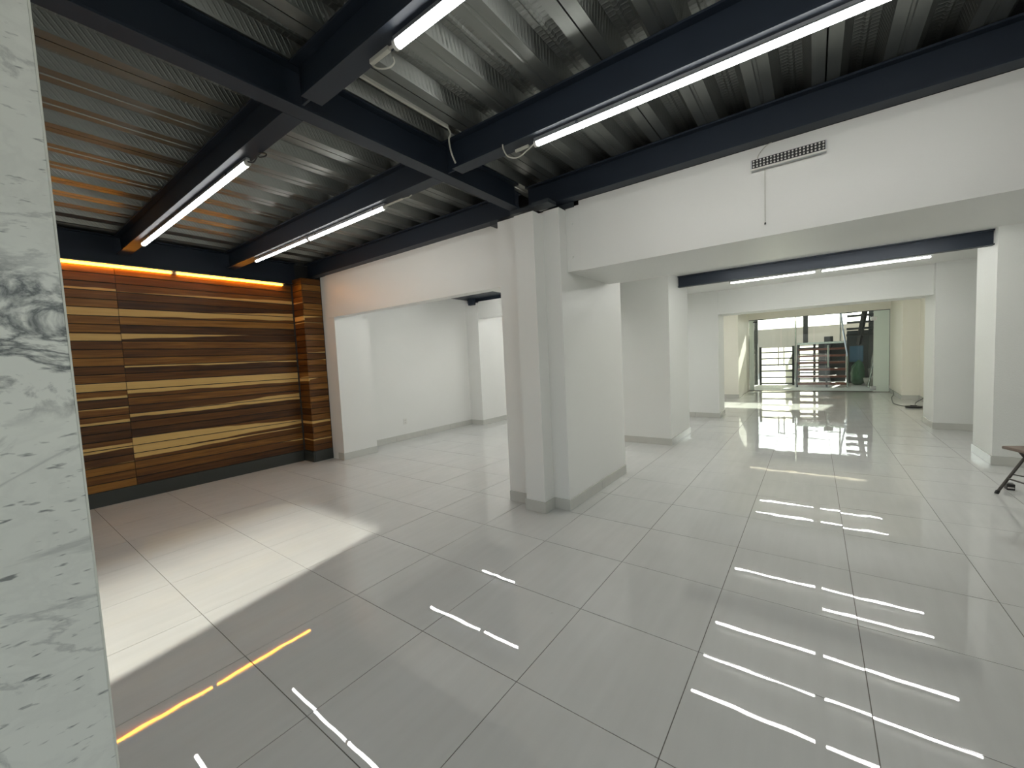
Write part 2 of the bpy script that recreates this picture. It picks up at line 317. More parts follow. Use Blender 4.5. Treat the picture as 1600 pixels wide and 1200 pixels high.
# ------------------------------------------------------------------ steel deck ceiling
ceil = struct('ceiling', box(-6.35, X_R + 0.3, Y_F - 0.3, 3.5, 2.985, 3.15), M_SLAB, 'ribbed galvanised steel decking on dark beams')
PER = 0.94 / 3
def deck_panel(x0):
    bm = bmesh.new(); prof = []
    zl, zh = 2.91, 2.974
    def low(c, a, b): prof.extend([(c + a, zl), (c + b, zl)])
    prof += [(0.004, zl + 0.022), (0.004, zl), (0.065, zl)]
    for k in range(3):
        c = k * PER
        prof += [(c + 0.105, zh), (c + 0.140, zh), (c + 0.150, zh - 0.006), (c + 0.164, zh - 0.006), (c + 0.174, zh), (c + PER - 0.105, zh)]
        if k < 2: prof += [(c + PER - 0.065, zl), (c + PER - 0.012, zl), (c + PER - 0.006, zl + 0.005), (c + PER + 0.006, zl + 0.005), (c + PER + 0.012, zl), (c + PER + 0.065, zl)]
    prof += [(0.94 - 0.065, zl), (0.94 - 0.004, zl), (0.94 - 0.004, zl + 0.022)]
    y0, y1 = Y_F, 3.46
    A = [bm.verts.new((x0 + x, y0, z)) for x, z in prof]; B = [bm.verts.new((x0 + x, y1, z)) for x, z in prof]
    for k in range(len(prof) - 1): bm.faces.new((A[k], A[k + 1], B[k + 1], B[k]))
    return bm
k0 = -0.885
for n in range(-6, 4):
    x0 = k0 + n * 0.94
    if x0 + 0.94 < -6.2 or x0 > X_R: continue
    d = obj('deck_panel', deck_panel(x0), M_DECK, ceil)
    sm = d.modifiers.new('sheet', 'SOLIDIFY'); sm.thickness = 0.0012; sm.offset = 1

# ------------------------------------------------------------------ walls of the near room
WX = -6.13
struct('wall_left', box(-6.35, WX - 0.012, Y_F, 3.19, 0, 2.599), M_SLAB, 'wall behind the wood cladding')
wr_ = bmesh.new(); WY0, WY1 = -1.9, 1.35
bx(wr_, X_R, X_R + 0.25, Y_F, WY0, 0, 2.984); bx(wr_, X_R, X_R + 0.25, WY0, WY1, 0, 0.25); bx(wr_, X_R, X_R + 0.25, WY0, WY1, 2.55, 2.984); bx(wr_, X_R, X_R + 0.25, WY1, YG, 0, 2.984)
struct('wall_right', wr_, M_WALL, 'white right-hand wall with an added side window')
w1 = struct('added_window_1', box(X_R + 0.12, X_R + 0.13, WY0, WY1, 0.25, 2.55), M_GLASS, 'side window added to light the marble')  # added so daylight reaches the marble face
obj('mullion', box(X_R + 0.10, X_R + 0.15, -0.02, 0.02, 0.25, 2.55), M_DARKSTEEL, w1)
tag(obj('sun_blocker', box(X_R + 0.26, 9.0, 2.6, 14.5, -0.1, 7.0), M_RENDER), 'unseen sun-blocking building outside the right-hand wall', 'block')  # added outside to keep the sun out of the side window
fb = bmesh.new()     # unseen street front, its two openings sized for the daylight and the floor patch
bx(fb, -6.35, -3.55, Y_F - 0.25, Y_F, 0, 2.9); bx(fb, -3.55, -2.02, Y_F - 0.25, Y_F, 2.15, 2.9); bx(fb, -2.02, -1.0, Y_F - 0.25, Y_F, 0, 2.9)
bx(fb, -1.0, X_R, Y_F - 0.25, Y_F, 2.0, 2.9); bx(fb, 0.8, X_R, Y_F - 0.25, Y_F, 0, 2.0)
struct('wall_front', fb, M_WALL, 'white street front with openings sized for the light')

# wood cladding, board by board
wood = bpy.data.objects.new('wall_wood', None); C.objects.link(wood); wood['kind'] = 'structure'; wood['label'] = 'horizontal two-tone hardwood board cladding under the amber strip light'
ZT, PITCH, NR = 2.58, 0.08975, 27
def plank(axis, a0, a1, c, row, col, proud=0.0):
    # axis 'y': board along Y on plane x=c facing +X ; axis 'x': board along X on plane y=c facing -Y
    z1 = ZT - row * PITCH - 0.002; z0 = z1 - PITCH + 0.009
    th = 0.014
    bm = bmesh.new()
    if axis == 'y': bx(bm, c - th, c + proud, a0, a1, z0, z1, 0.0015)
    else: bx(bm, a0, a1, c - proud, c + th, z0, z1, 0.0015)
    u = bm.loops.layers.uv.new('UVMap'); s = bm.loops.layers.uv.new('Span')
    for f in bm.faces:
        for l in f.loops:
            a = l.vert.co.y if axis == 'y' else l.vert.co.x + 3
            l[u].uv = (a, (l.vert.co.z - z0) / (z1 - z0)); l[s].uv = (((l.vert.co.y if axis == 'y' else l.vert.co.x) - a0) / (a1 - a0), 0)
    o = obj('plank', bm, M_WOOD, wood)
    sh, A, B, side = col
    o.color = (sh, (A + 0.5) / 2, (B + 0.5) / 2, side)
    return o
N_ = -0.9    # no sapwood
RIGHT = [(.45, N_, N_, 0), (.38, N_, N_, 0), (.45, .02, .62, 0), (.34, N_, N_, 0), (.22, -.55, .50, 0), (.42, .92, .62, 1), (.60, N_, N_, 0), (.24, N_, N_, 0), (.22, .75, -1.0, 1), (.46, N_, N_, 0),
         (.30, N_, N_, 0), (.50, N_, N_, 0), (.22, .12, .22, 1), (.34, N_, N_, 0), (.5, 1.4, 1.05, 1), (.36, .35, .55, 1), (.46, N_, N_, 0), (.30, -.25, .55, 0), (.22, .38, .50, 1), (.32, N_, N_, 0),
         (.22, N_, N_, 0), (.36, 1.45, .05, 0), (.34, 1.3, .42, 1), (.36, .6, .12, 1), (.48, N_, N_, 0), (.38, N_, .1, 1), (.24, N_, N_, 0)]
LEFT = [(.5, N_, N_, 0), (.42, N_, N_, 0), (.34, .28, .18, 0), (.44, N_, N_, 0), (.52, N_, N_, 0), (.36, .35, 1.2, 1), (.52, N_, N_, 0), (.54, N_, N_, 0), (.44, -.1, 1.0, 0), (.34, N_, N_, 0),
        (.48, N_, N_, 0), (.56, N_, N_, 0), (.30, N_, N_, 0), (.46, N_, N_, 0), (.5, 1.5, 1.5, 1), (.50, -.3, .35, 0), (.28, N_, N_, 0), (.44, .45, .22, 1), (.44, .12, .42, 0), (.28, N_, N_, 0),
        (.26, N_, N_, 0), (.40, .35, .45, 0), (.24, .5, .3, 1), (.28, .1, .1, 0), (.56, N_, N_, 0), (.44, N_, N_, 0), (.56, N_, N_, 0)]
for r in range(NR):
    plank('y', -1.98, 1.062, WX, r, LEFT[r], random.uniform(0, 0.004))
    plank('y', 1.066, 2.935, WX, r, RIGHT[r], random.uniform(0, 0.003))
PSIDE = {5: (.4, .7, .7, 1), 15: (.4, .5, .5, 1), 22: (.4, .4, .45, 1), 25: (.4, .12, .16, 1), 14: (.5, .1, .3, 0), 2: (.4, .2, .1, 0), 6: (.4, .12, .12, 1)}
PFRONT = {5: (.40, .4, .02, 1), 6: (.42, .1, .08, 1), 10: (.45, .12, .2, 0), 12: (.5, N_, .2, 1), 15: (.44, .4, -.3, 1), 22: (.34, .45, .40, 1), 25: (.36, .16, .14, 1)}
for r in range(-1, NR):
    plank('x', WX + 0.006, -5.858, 2.955, r, PSIDE.get(r, (random.uniform(.22, .42), N_, N_, 0)))
    plank('y', 2.957, 3.235, -5.86, r, PFRONT.get(r, (random.uniform(.26, .56), N_, N_, 0)), random.uniform(0, 0.003))
struct('wall_left_upper', box(-6.35, -6.165, Y_F, 3.80, 2.60, 2.984), M_SLAB, 'dark wall top above the wood cladding')
struct('wall_left_back', box(-6.35, -5.855, 3.24, 3.80, 0, 2.599), M_SLAB, 'wall behind the pilaster')
struct('wall_left_corner', box(-6.164, -5.60, 3.24, 3.364, 2.701, 2.984), M_SLAB, 'dark corner above the pier')
struct('wall_pilaster', box(-6.13, -5.875, 2.97, 3.239, 0, 2.66), M_SLAB, 'core of the wood-clad pilaster')
pb = bmesh.new(); zp = ZT - NR * PITCH
bx(pb, WX - 0.012, WX - 0.001, Y_F, 2.935, 0, zp); bx(pb, WX - 0.001, -5.862, 2.944, 2.969, 0, zp); bx(pb, -5.874, -5.857, 2.969, 3.235, 0, zp)
struct('baseboard_wood', pb, M_PLINTH, 'black plinth under the wood boards')

# marble-clad wall at the left edge
MX, MY = -1.30, 0.141
struct('wall_marble', box(MX - 0.22, MX - 0.02, Y_F, MY, 0, 2.90), M_MEDGE, 'wall clad with white marble at the left edge')
mp_ = obj('marble_slab', box(MX - 0.02, MX, Y_F, MY - 0.0015, 0, 2.90, 0.001), M_MARBLE, bpy.data.objects['wall_marble'])
mp_['label'] = 'white marble slab with grey veins'
obj('edge_strip', box(MX - 0.02, MX + 0.0006, MY - 0.0015, MY + 0.002, 0, 2.90), M_MEDGE, bpy.data.objects['wall_marble'])

# header wall over the left opening, near pillar, right header
YL = 3.225
struct('wall_header_left', box(-5.68, -2.40, YL, 3.36, 2.092, 2.70), M_WALL, 'white bulkhead above the opening to the left room')
struct('wall_pier_left', box(-5.85, -5.55, 3.238, 3.80, 0, 2.092), M_WALL, 'white pier at the end of the wood wall')
struct('wall_pier_left_upper', box(-5.85, -5.68, 3.238, 3.80, 2.092, 2.70), M_WALL, 'upper end of the white pier')
pw = bmesh.new()
bx(pw, -2.40, -1.90, 3.125, 4.46, 0, 2.645); bx(pw, -1.90, -1.747, 3.125, 4.46, 0, 2.65)
struct('wall_pillar', pw, M_WALL, 'white stepped pillar in the middle of the shop')
struct('wall_pillar_back', box(-2.38, -2.108, 3.085, 3.125, 0, 2.66), M_WALL, 'flat strip beside the stepped pillar')
struct('trim_1', box(-2.104, -1.905, 2.965, 3.125, 0, 2.618), M_WALL, 'boxed white duct standing proud of the pillar')
hr = bmesh.new(); bx(hr, -1.615, X_R, 3.24, 4.149, 2.113, 2.70)
struct('wall_header_right', hr, M_WALL, 'deep white bulkhead across the hall')
hp = struct('trim_2', box(-1.746, -1.618, 3.245, 4.15, 2.118, 2.668), M_WALL, 'white steel end plate of the bulkhead')
for z in (2.24, 2.52):
    obj('bolt', cyl(bmesh.new(), (-1.69, 3.246, z), (-1.69, 3.232, z), 0.011, 8), M_WALL, hp)
struct('wall_above_bulkheads', box(-6.35, X_R + 0.25, 3.365, 3.47, 2.701, 2.984), M_SLAB, 'dark upstand above the bulkheads')
struct('wall_soffit_left', box(-2.70, -2.40, 3.36, 6.05, 2.092, 2.60), M_WALL, 'white soffit running back from the pillar')

# left room
struct('wall_left_room', box(-6.2, -5.95, 3.80, 13.0, 0, 2.80), M_WALL, 'long white wall of the left room')
struct('wall_pier_room', box(-5.949, -5.62, 6.46, 7.3, 0, 2.56), M_WALL, 'shallow white pier on the left room wall')
struct('wall_header_room', box(-5.62, -2.71, 6.50, 6.70, 2.235, 2.59), M_WALL, 'white lintel across the left room')
struct('wall_soffit_hall', box(-2.70, -2.411, 6.055, 12.79, 2.44, 2.649), M_WALL, 'white beam between the hall columns and the left room')
struct('wall_room_end', box(-5.949, -2.40, 12.8, 13.0, 0, 2.80), M_WALL, 'end wall of the left room')
struct('ceiling_left_room', box(-5.949, -2.41, 3.475, 12.79, 2.65, 2.95), M_STEEL, 'dark ceiling of the left room')
# hall piers
struct('wall_column_a', box(-2.40, -1.665, 6.06, 7.16, 0, 2.50), M_TEX, 'first white column on the left of the hall')
struct('wall_column_b', box(-2.40, -1.50, 8.84, 9.43, 0, 2.50), M_TEX, 'second white column on the left of the hall')
struct('wall_column_c', box(-2.40, -1.64, 12.50, YG, 0, 2.44), M_CREAM, 'third cream column beside the glass doors')
struct('wall_column_d', box(1.53, X_R, 6.47, 7.13, 0, 2.50), M_TEX, 'white column on the right behind the folding chair')
struct('wall_column_e', box(1.46, X_R, 8.72, 9.43, 0, 2.50), M_TEX, 'white column on the right further down the hall')
struct('wall_column_f', box(1.63, X_R, 12.86, YG, 0, 2.44), M_CREAM, 'cream column right of the glass doors')
struct('wall_recess', box(1.92, X_R, 9.43, 12.86, 0, 2.44), M_CREAM, 'cream wall between the right columns')
struct('wall_header_mid', box(-1.50, 1.46, 8.85, 9.43, 2.04, 2.50), M_TEX, 'pale bulkhead over the sunlit end of the hall')
struct('wall_header_door', box(-1.64, 1.63, YG - 0.12, YG + 0.12, 2.205, 2.44), M_CREAM, 'cream lintel above the glass doors')
struct('ceiling_hall', box(-2.40, X_R, 4.15, 8.85, 2.50, 2.80), M_WALL, 'white hall ceiling')
struct('ceiling_end', box(-2.40, X_R, 8.851, YG + 0.12, 2.501, 2.70), M_CREAM, 'white ceiling before the glass doors')

# baseboards: each run is one piece of the setting, its tiles are parts
def baseboard(name, x0, x1, y0, y1, label):
    e = bpy.data.objects.new(name, None); C.objects.link(e); e['kind'] = 'structure'; e['label'] = label
    alongx = (x1 - x0) > (y1 - y0); a0, a1 = (x0, x1) if alongx else (y0, y1)
    n = max(1, round((a1 - a0) / 0.6)); st = (a1 - a0) / n
    for k in range(n):
        p, q = a0 + k * st + 0.0012, a0 + (k + 1) * st - 0.0012
        obj('skirting_tile', box(p, q, y0, y1, 0.001, 0.10, 0.001) if alongx else box(x0, x1, p, q, 0.001, 0.10, 0.001), M_BASE, e)
T = 0.011
baseboard('baseboard_pillar_side', -1.747, -1.747 + T, 3.125, 4.46, 'grey tile skirting along the pillar side')
baseboard('baseboard_pillar_front', -1.904, -1.747 + T, 3.125 - T, 3.125, 'grey tile skirting on the pillar front')
baseboard('baseboard_duct_front', -2.112, -1.905 + T, 2.965 - T, 2.965, 'grey tile skirting on the boxed duct front')
baseboard('baseboard_duct_side', -1.905, -1.905 + T, 2.965, 3.125 - T, 'grey tile skirting on the boxed duct side')
baseboard('baseboard_strip', -2.38, -2.113, 3.085 - T, 3.085, 'grey tile skirting left of the duct')
baseboard('baseboard_pier_front', -5.69, -5.55 + T, 3.238 - T, 3.238, 'grey tile skirting on the pier end')
baseboard('baseboard_pier_side', -5.55, -5.55 + T, 3.238, 3.80, 'grey tile skirting on the pier side')
baseboard('baseboard_left_room', -5.95, -5.95 + T, 3.80, 6.46, 'grey tile skirting of the left room')
baseboard('baseboard_room_pier', -5.62, -5.62 + T, 6.46, 7.3, 'grey tile skirting on the room pier')
baseboard('baseboard_room_pier_front', -5.93, -5.62 + T, 6.46 - T, 6.46, 'grey tile skirting on the room pier front')
baseboard('baseboard_left_room_far', -5.95, -5.95 + T, 7.3, 12.8, 'grey tile skirting at the far end of the left room')
baseboard('baseboard_column_a_front', -2.40, -1.665 + T, 6.06 - T, 6.06, 'grey tile skirting on the first column')
baseboard('baseboard_column_a_side', -1.665, -1.665 + T, 6.06, 7.16, 'grey tile skirting on the first column side')
baseboard('baseboard_column_b_front', -2.40, -1.50 + T, 8.84 - T, 8.84, 'grey tile skirting on the second column')
baseboard('baseboard_column_b_side', -1.50, -1.50 + T, 8.84, 9.43, 'grey tile skirting on the second column side')
baseboard('baseboard_column_c_front', -2.40, -1.64 + T, 12.50 - T, 12.50, 'grey tile skirting on the third column')
baseboard('baseboard_column_d_front', 1.53 - T, X_R, 6.47 - T, 6.47, 'grey tile skirting on the right column')
baseboard('baseboard_column_d_side', 1.53 - T, 1.53, 6.47, 7.13, 'grey tile skirting on the right column side')
baseboard('baseboard_column_e_front', 1.46 - T, X_R, 8.72 - T, 8.72, 'grey tile skirting on the far right column')
baseboard('baseboard_column_e_side', 1.46 - T, 1.46, 8.72, 9.43, 'grey tile skirting on the far right column side')
baseboard('baseboard_recess', 1.92 - T, 1.92, 9.43, 12.86 - T, 'cream skirting of the recess')
baseboard('baseboard_column_f', 1.63 - T, 1.92 - T, 12.86 - T, 12.86, 'cream skirting beside the glass doors')
baseboard('baseboard_column_f_side', 1.63 - T, 1.63, 12.86, YG - 0.1, 'cream skirting up to the glass doors')

# ------------------------------------------------------------------ steel beams
def ibeam(label, axis, a0, a1, c, z0=2.70, z1=2.907, fwid=0.105, tw=0.012, tf=0.012, cope=0.0, name='steel_beam', group=None):
    mid = ((a0 + a1) / 2, c, z0) if axis == 'x' else (c, (a0 + a1) / 2, z0)
    t = thing(name, label, 'beam', mid, group)
    def b(p0, p1, h0, h1, za, zb):
        return box(p0, p1, c + h0, c + h1, za, zb, 0.001) if axis == 'x' else box(c + h0, c + h1, p0, p1, za, zb, 0.001)
    part('bottom_flange', b(a0 + cope, a1, -fwid / 2, fwid / 2, z0, z0 + tf), M_STEEL, t)
    part('web', b(a0, a1, -tw / 2, tw / 2, z0 + tf, z1 - tf), M_STEEL, t)
    part('top_flange', b(a0, a1, -fwid / 2, fwid / 2, z1 - tf, z1), M_STEEL, t)
    return t
XM = -2.134
ibeam('main navy steel beam running from the street front to the pillar', 'y', Y_F, 3.03, XM, fwid=0.104)
ibeam('navy beam carrying the single long tube over the wood wall room', 'x', -6.05, XM - 0.054, 1.132)
ibeam('navy beam carrying two short tubes end to end near the left opening', 'x', -6.05, XM - 0.054, 2.155)
ibeam('navy beam along the top of the left bulkhead', 'x', -6.05, XM - 0.054, 3.17)
ibeam('navy beam with the tube cut off by the top of the photo', 'x', XM + 0.055, X_R, 1.130, cope=0.085)
ibeam('navy beam with the longest tube, crossing towards the upper right', 'x', XM + 0.055, X_R, 2.155, cope=0.085)
ibeam('navy beam along the top of the right bulkhead', 'x', XM + 0.055, X_R, 3.178, cope=0.085)
bw = thing('wall_beam', 'deep black beam above the amber strip on the wood wall', 'beam', (-6.11, 0.6, 2.60))
part('web', box(-6.13, -6.118, Y_F, 3.0, 2.612, 2.897, 0.001), M_STEEL, bw); part('bottom_flange', box(-6.16, -6.055, Y_F, 2.94, 2.60, 2.612, 0.001), M_STEEL, bw); part('top_flange', box(-6.16, -6.055, Y_F, 3.0, 2.897, 2.908, 0.001), M_STEEL, bw)
cp = thing('cap_plate', 'dark steel cap plates on top of the stepped pillar', 'steel plate', (-2.0, 3.1, 2.65))
part('plate', box(-2.19, -1.93, 3.031, 3.115, 2.665, 2.70), M_PLATE, cp); part('plate', box(-1.925, -1.76, 2.98, 3.11, 2.66, 2.69), M_PLATE, cp); part('stub', box(-1.92, -1.66, 3.232, 3.244, 2.66, 2.71), M_PLATE, cp); part('stub', box(-2.5, -2.40, 3.12, 3.224, 2.66, 2.70), M_PLATE, cp)
hb = ibeam('black steel beam across the hall under the white ceiling', 'x', -1.66, 1.528, 6.60, z0=2.335, z1=2.499, fwid=0.10)
rbm = ibeam('dark beam above the lintel in the left room', 'x', -5.94, -2.72, 6.56, z0=2.592, z1=2.648, fwid=0.10)
rst = tag(obj('beam_stub', box(-5.80, -5.66, 6.38, 6.455, 2.52, 2.649, 0.002), M_STEEL), 'short dark beam end over the left room pier', 'beam')

# ------------------------------------------------------------------ tube lights
def tube_light(label, axis, a0, a1, c, z, r=0.017, mt=M_TUBE, batten=True, group=None, cap=M_PLASTIC, top=None, hood=True):
    mid = ((a0 + a1) / 2, c, z) if axis == 'x' else (c, (a0 + a1) / 2, z)
    t = thing('tube_light', label, 'tube light', mid, group)
    P = (lambda a, d=0, h=0: (a, c + d, z + h)) if axis == 'x' else (lambda a, d=0, h=0: (c + d, a, z + h))
    part('diffuser', cyl(bmesh.new(), P(a0 + 0.018), P(a1 - 0.018), r, 16), mt, t, 'glowing tube')
    for e0, e1 in ((a0, a0 + 0.018), (a1 - 0.018, a1)):
        part('end_cap', cyl(bmesh.new(), P(e0), P(e1), r * 1.04, 14), cap, t)
    hb_ = bmesh.new(); ns = 10; A = []; B = []
    for k in range(ns + 1):
        th = math.radians(10 + 160 * k / ns)
        for rr, q in ((r * 1.03, A), (r * 1.12, B)):
            q.append((hb_.verts.new(P(a0, rr * math.cos(th), rr * math.sin(th))), hb_.verts.new(P(a1, rr * math.cos(th), rr * math.sin(th)))))
    for q in (A, B):
        for k in range(ns): hb_.faces.new((q[k][0], q[k + 1][0], q[k + 1][1], q[k][1]))
    for k in (0, ns): hb_.faces.new((A[k][0], A[k][1], B[k][1], B[k][0]))
    if hood: part('heat_sink', hb_, M_ALU, t)
    if batten:
        zt = top if top else z + r + 0.008
        b = box(a0, a1, c - 0.012, c + 0.012, z + r * 0.85, zt) if axis == 'x' else box(c - 0.012, c + 0.012, a0, a1, z + r * 0.85, zt)
        bt = part('batten', b, M_ALU, t)
        for f in (0.12, 0.88):
            a = a0 + (a1 - a0) * f
            sub('clip', (box(a - 0.008, a + 0.008, c - r - 0.002, c + r + 0.002, z + r * 0.3, z + r + 0.006) if axis == 'x' else box(c - r - 0.002, c + r + 0.002, a - 0.008, a + 0.008, z + r * 0.3, z + r + 0.006)), M_CHROME, bt)
    return t
ZB = 2.70
zt = ZB - 0.030
tl1 = tube_light('single long white tube under the beam over the wood wall room', 'x', -5.29, -2.81, 1.150, zt, 0.018, top=ZB)
part('cable', tube(bmesh.new(), smooth([(-2.81, 1.15, zt + .005), (-2.76, 1.16, zt - .01), (-2.72, 1.17, zt + .015), (-2.68, 1.165, zt - .005), (-2.64, 1.18, zt - .005), (-2.66, 1.19, zt + .02), (-2.70, 1.17, 2.70)]), 0.004), M_DARKWIRE, tl1)
tl2 = tube_light('farther of two end-to-end tubes, nearest the wood wall', 'x', -5.30, -4.065, 2.16, zt, 0.014, top=ZB)
tl3 = tube_light('nearer of two end-to-end tubes, next to the main beam', 'x', -4.06, -2.82, 2.165, zt, 0.017, top=ZB)
part('conduit', box(-2.82, -2.60, 2.158, 2.172, zt + .004, zt + .012), M_WIRE, tl3); part('cable', tube(bmesh.new(), [(-2.60, 2.165, zt + .008), (-2.55, 2.19, zt + .015), (-2.53, 2.20, 2.70)], 0.004), M_WIRE, tl3)
tl4 = tube_light('white tube running out of the top of the photo', 'x', -1.36, 1.05, 1.145, zt, 0.019, top=ZB)
cn4 = part('connector', box(-1.52, -1.395, 1.132, 1.152, zt - .004, zt + .014, 0.003), M_WIRE, tl4); sub('pin', cyl(bmesh.new(), (-1.395, 1.143, zt + .006), (-1.36, 1.145, zt + .004), 0.006, 8), M_WIRE, cn4)
part('cable', tube(bmesh.new(), smooth([(-1.52, 1.143, zt), (-1.50, 1.16, zt - .018), (-1.46, 1.185, zt - .02), (-1.44, 1.20, zt), (-1.44, 1.195, zt + .02)]), 0.0035), M_WIRE, tl4)
tl5 = tube_light('longest bright tube under the beam towards the upper right', 'x', -1.355, 1.05, 2.165, zt, 0.018, top=ZB)
part('connector', box(-1.50, -1.40, 2.158, 2.172, zt - .002, zt + .014, 0.003), M_WIRE, tl5)
part('cable', tube(bmesh.new(), smooth([(-1.36, 2.16, zt), (-1.40, 2.155, zt - .02), (-1.47, 2.15, zt - .045), (-1.53, 2.13, zt - .03), (-1.55, 2.11, zt + .01), (-1.55, 2.10, zt + .04)]), 0.004), M_WIRE, tl5)
# amber strip on the wood wall
WZ = 2.588
for lb, a0, a1 in (('amber strip light beside the marble, left half of the row', 0.34, 1.572), ('amber strip light reaching the corner, right half of the row', 1.588, 2.825)):
    t = tube_light(lb, 'y', a0, a1, -6.110, WZ - 0.006, 0.0125, mt=M_AMBER, batten=False, hood=False)
    part('batten', box(-6.124, -6.056, a0, a1, WZ + .007, WZ + .0115), M_PLASTIC, t)
# hall tubes, seen in the floor
def pairs(y, z, which=(0, 1), lab=''):
    for k in which:
        a0, a1 = ((-1.13, 0.03), (0.08, 1.26))[k] if y < 9 else ((-1.10, 0.0), (0.1, 1.2))[k]
        tube_light('%s ceiling tube %s' % (('left' , 'right')[k], lab), 'x', a0, a1, y, z, 0.017, top=2.499)
ZH = 2.465
pairs(4.62, ZH, (0, 1), 'just behind the deep bulkhead'); pairs(5.27, ZH, (0, 1), 'second behind the deep bulkhead'); pairs(6.02, ZH, (0, 1), 'in front of the black hall beam')
pairs(7.15, ZH, (1,), 'right after the black hall beam'); pairs(7.74, ZH, (0, 1), 'seen below the black hall beam')
pairs(10.7, ZH, (0, 1), 'over the sunlit end, first row'); pairs(11.6, ZH, (0, 1), 'over the sunlit end, second row')
ORD = ('first', 'second', 'added third', 'added fourth', 'added fifth', 'added sixth')
for y, lb in zip((4.25, 5.55, 7.4, 8.5, 9.7, 11.0), ORD):
    tube_light(lb + ' ceiling tube of the left room, on the outer wall side', 'x', -5.05, -3.95, y, 2.615, 0.017, mt=M_TUBE2, top=2.649)  # rows after the second are added to brighten the left room
    tube_light(lb + ' fill tube of the left room, on the pillar side, put in for brightness', 'x', -3.90, -2.80, y, 2.615, 0.017, mt=M_TUBE2, top=2.649)  # this whole side is added to lift the room's brightness

# ------------------------------------------------------------------ small fittings
em = thing('emergency_light', 'grey emergency lamp with rows of small bulbs on the white bulkhead', 'lamp', (-0.137, 3.24, 2.54))
eh = part('housing', box(-0.335, 0.062, 3.205, 3.239, 2.545, 2.612, 0.002), M_ALU, em); sub('front_plate', box(-0.328, 0.056, 3.2025, 3.205, 2.556, 2.609), M_BLACK, eh); sub('base_lip', box(-0.335, 0.062, 3.196, 3.205, 2.543, 2.553, 0.001), M_PLASTIC, eh)
lb_ = bmesh.new()
for i in range(20):
    for j in range(3):
        bmesh.ops.create_uvsphere(lb_, u_segments=6, v_segments=4, radius=0.0058, matrix=Matrix.Translation((-0.318 + i * 0.0192, 3.201, 2.565 + j * 0.0175)))
o = part('bulbs', lb_, M_PLASTIC, em); o['kind'] = 'stuff'
part('cable', tube(bmesh.new(), smooth([(-0.30, 3.235, 2.612), (-0.29, 3.234, 2.65), (-0.25, 3.234, 2.69), (-0.22, 3.237, 2.70)]), 0.003), M_WIRE, em)
pc = part('pull_cord', cyl(bmesh.new(), (-0.258, 3.229, 2.548), (-0.258, 3.229, 2.20), 0.0022, 6), M_WIRE, em); sub('cord_end', cyl(bmesh.new(), (-0.258, 3.229, 2.20), (-0.258, 3.229, 2.188), 0.005, 8), M_BLACK, pc)
cn = thing('ceiling_conduit', 'thin pale conduit on the decking dropping beside the main beam', 'conduit', (-1.9, 1.7, 2.9))
part('pipe', box(-1.915, -1.897, 1.19, 1.99, 2.893, 2.909), M_WIRE, cn); part('drop', tube(bmesh.new(), smooth([(-1.906, 1.99, 2.90), (-1.93, 2.04, 2.885), (-1.955, 2.05, 2.86), (-1.95, 2.06, 2.78), (-1.94, 2.085, 2.715)]), 0.006), M_WIRE, cn)
def outlet(label, x, y, z):
    t = thing('power_outlet', label, 'outlet', (x, y, z))
    part('plate', box(x, x + 0.006, y - 0.037, y + 0.037, z - 0.055, z + 0.055, 0.002), M_PLASTIC, t)
    for dz in (-0.022, 0.022): part('socket', box(x + 0.006, x + 0.0075, y - 0.012, y + 0.012, z + dz - 0.012, z + dz + 0.012), M_CONC, t)
outlet('white wall outlet in the left room nearest the wood wall', -5.95, 4.69, 0.33)
outlet('small far wall outlet seen beside the pillar in the left room', -5.95, 7.95, 0.39)

# folding chair at the right edge
ch = thing('folding_chair', 'brown folding chair with grey tube legs at the right edge', 'chair', (1.29, 5.30, 0))
def bar(name, p, q, r=0.011): return part(name, cyl(bmesh.new(), p, q, r, 12), M_CHAIRMETAL, ch)
part('seat', box(1.325, 1.72, 4.92, 5.32, 0.395, 0.422, 0.010), M_SEAT, ch)
for y in (4.94, 5.30):
    f_ = bar('front_leg', (1.29, y, 0.012), (1.80, y, 0.86)); r_ = bar('rear_leg', (1.70, y, 0.012), (1.42, y, 0.40))
    bar('strap', (1.385, y, 0.175), (1.645, y, 0.115), 0.005)
    for x, lg in ((1.285, f_), (1.705, r_)): sub('rubber_foot', cyl(bmesh.new(), (x, y, 0.0), (x + (0.012 if x < 1.5 else -0.01), y, 0.028), 0.0145, 12), M_BLACK, lg)
bar('stretcher', (1.365, 4.95, 0.135), (1.365, 5.29, 0.135), 0.007); part('backrest', box(1.745, 1.765, 4.95, 5.29, 0.70, 0.85, 0.008), M_SEAT, ch)
ch.location = (1.29, 5.30, 0); ch.rotation_euler = (0, 0, math.radians(24))
bk = thing('power_adapter', 'small black box on the tiles behind the chair leg', 'adapter', (1.405, 5.50, 0))
part('body', box(1.385, 1.435, 5.46, 5.53, 0.0, 0.055, 0.004), M_BLACK, bk); part('vent', box(1.39, 1.43, 5.4585, 5.461, 0.016, 0.028), M_CONC, bk)
pk = thing('cable_reel', 'flat black disc with a loose cable near the cream wall', 'cable reel', (1.66, 11.35, 0))
dk = part('disc', cyl(bmesh.new(), (1.62, 11.35, 0.0), (1.62, 11.35, 0.035), 0.13, 24), M_BLACK, pk); sub('hub', cyl(bmesh.new(), (1.62, 11.35, 0.035), (1.62, 11.35, 0.05), 0.05, 16), M_BLACK, dk)
part('cable', tube(bmesh.new(), smooth([(1.52, 11.40, 0.01), (1.40, 11.9, 0.008), (1.44, 12.6, 0.008), (1.50, 13.2, 0.008), (1.57, 13.5, 0.05), (1.60, 13.9, 0.12)]), 0.007), M_DARKWIRE, pk)
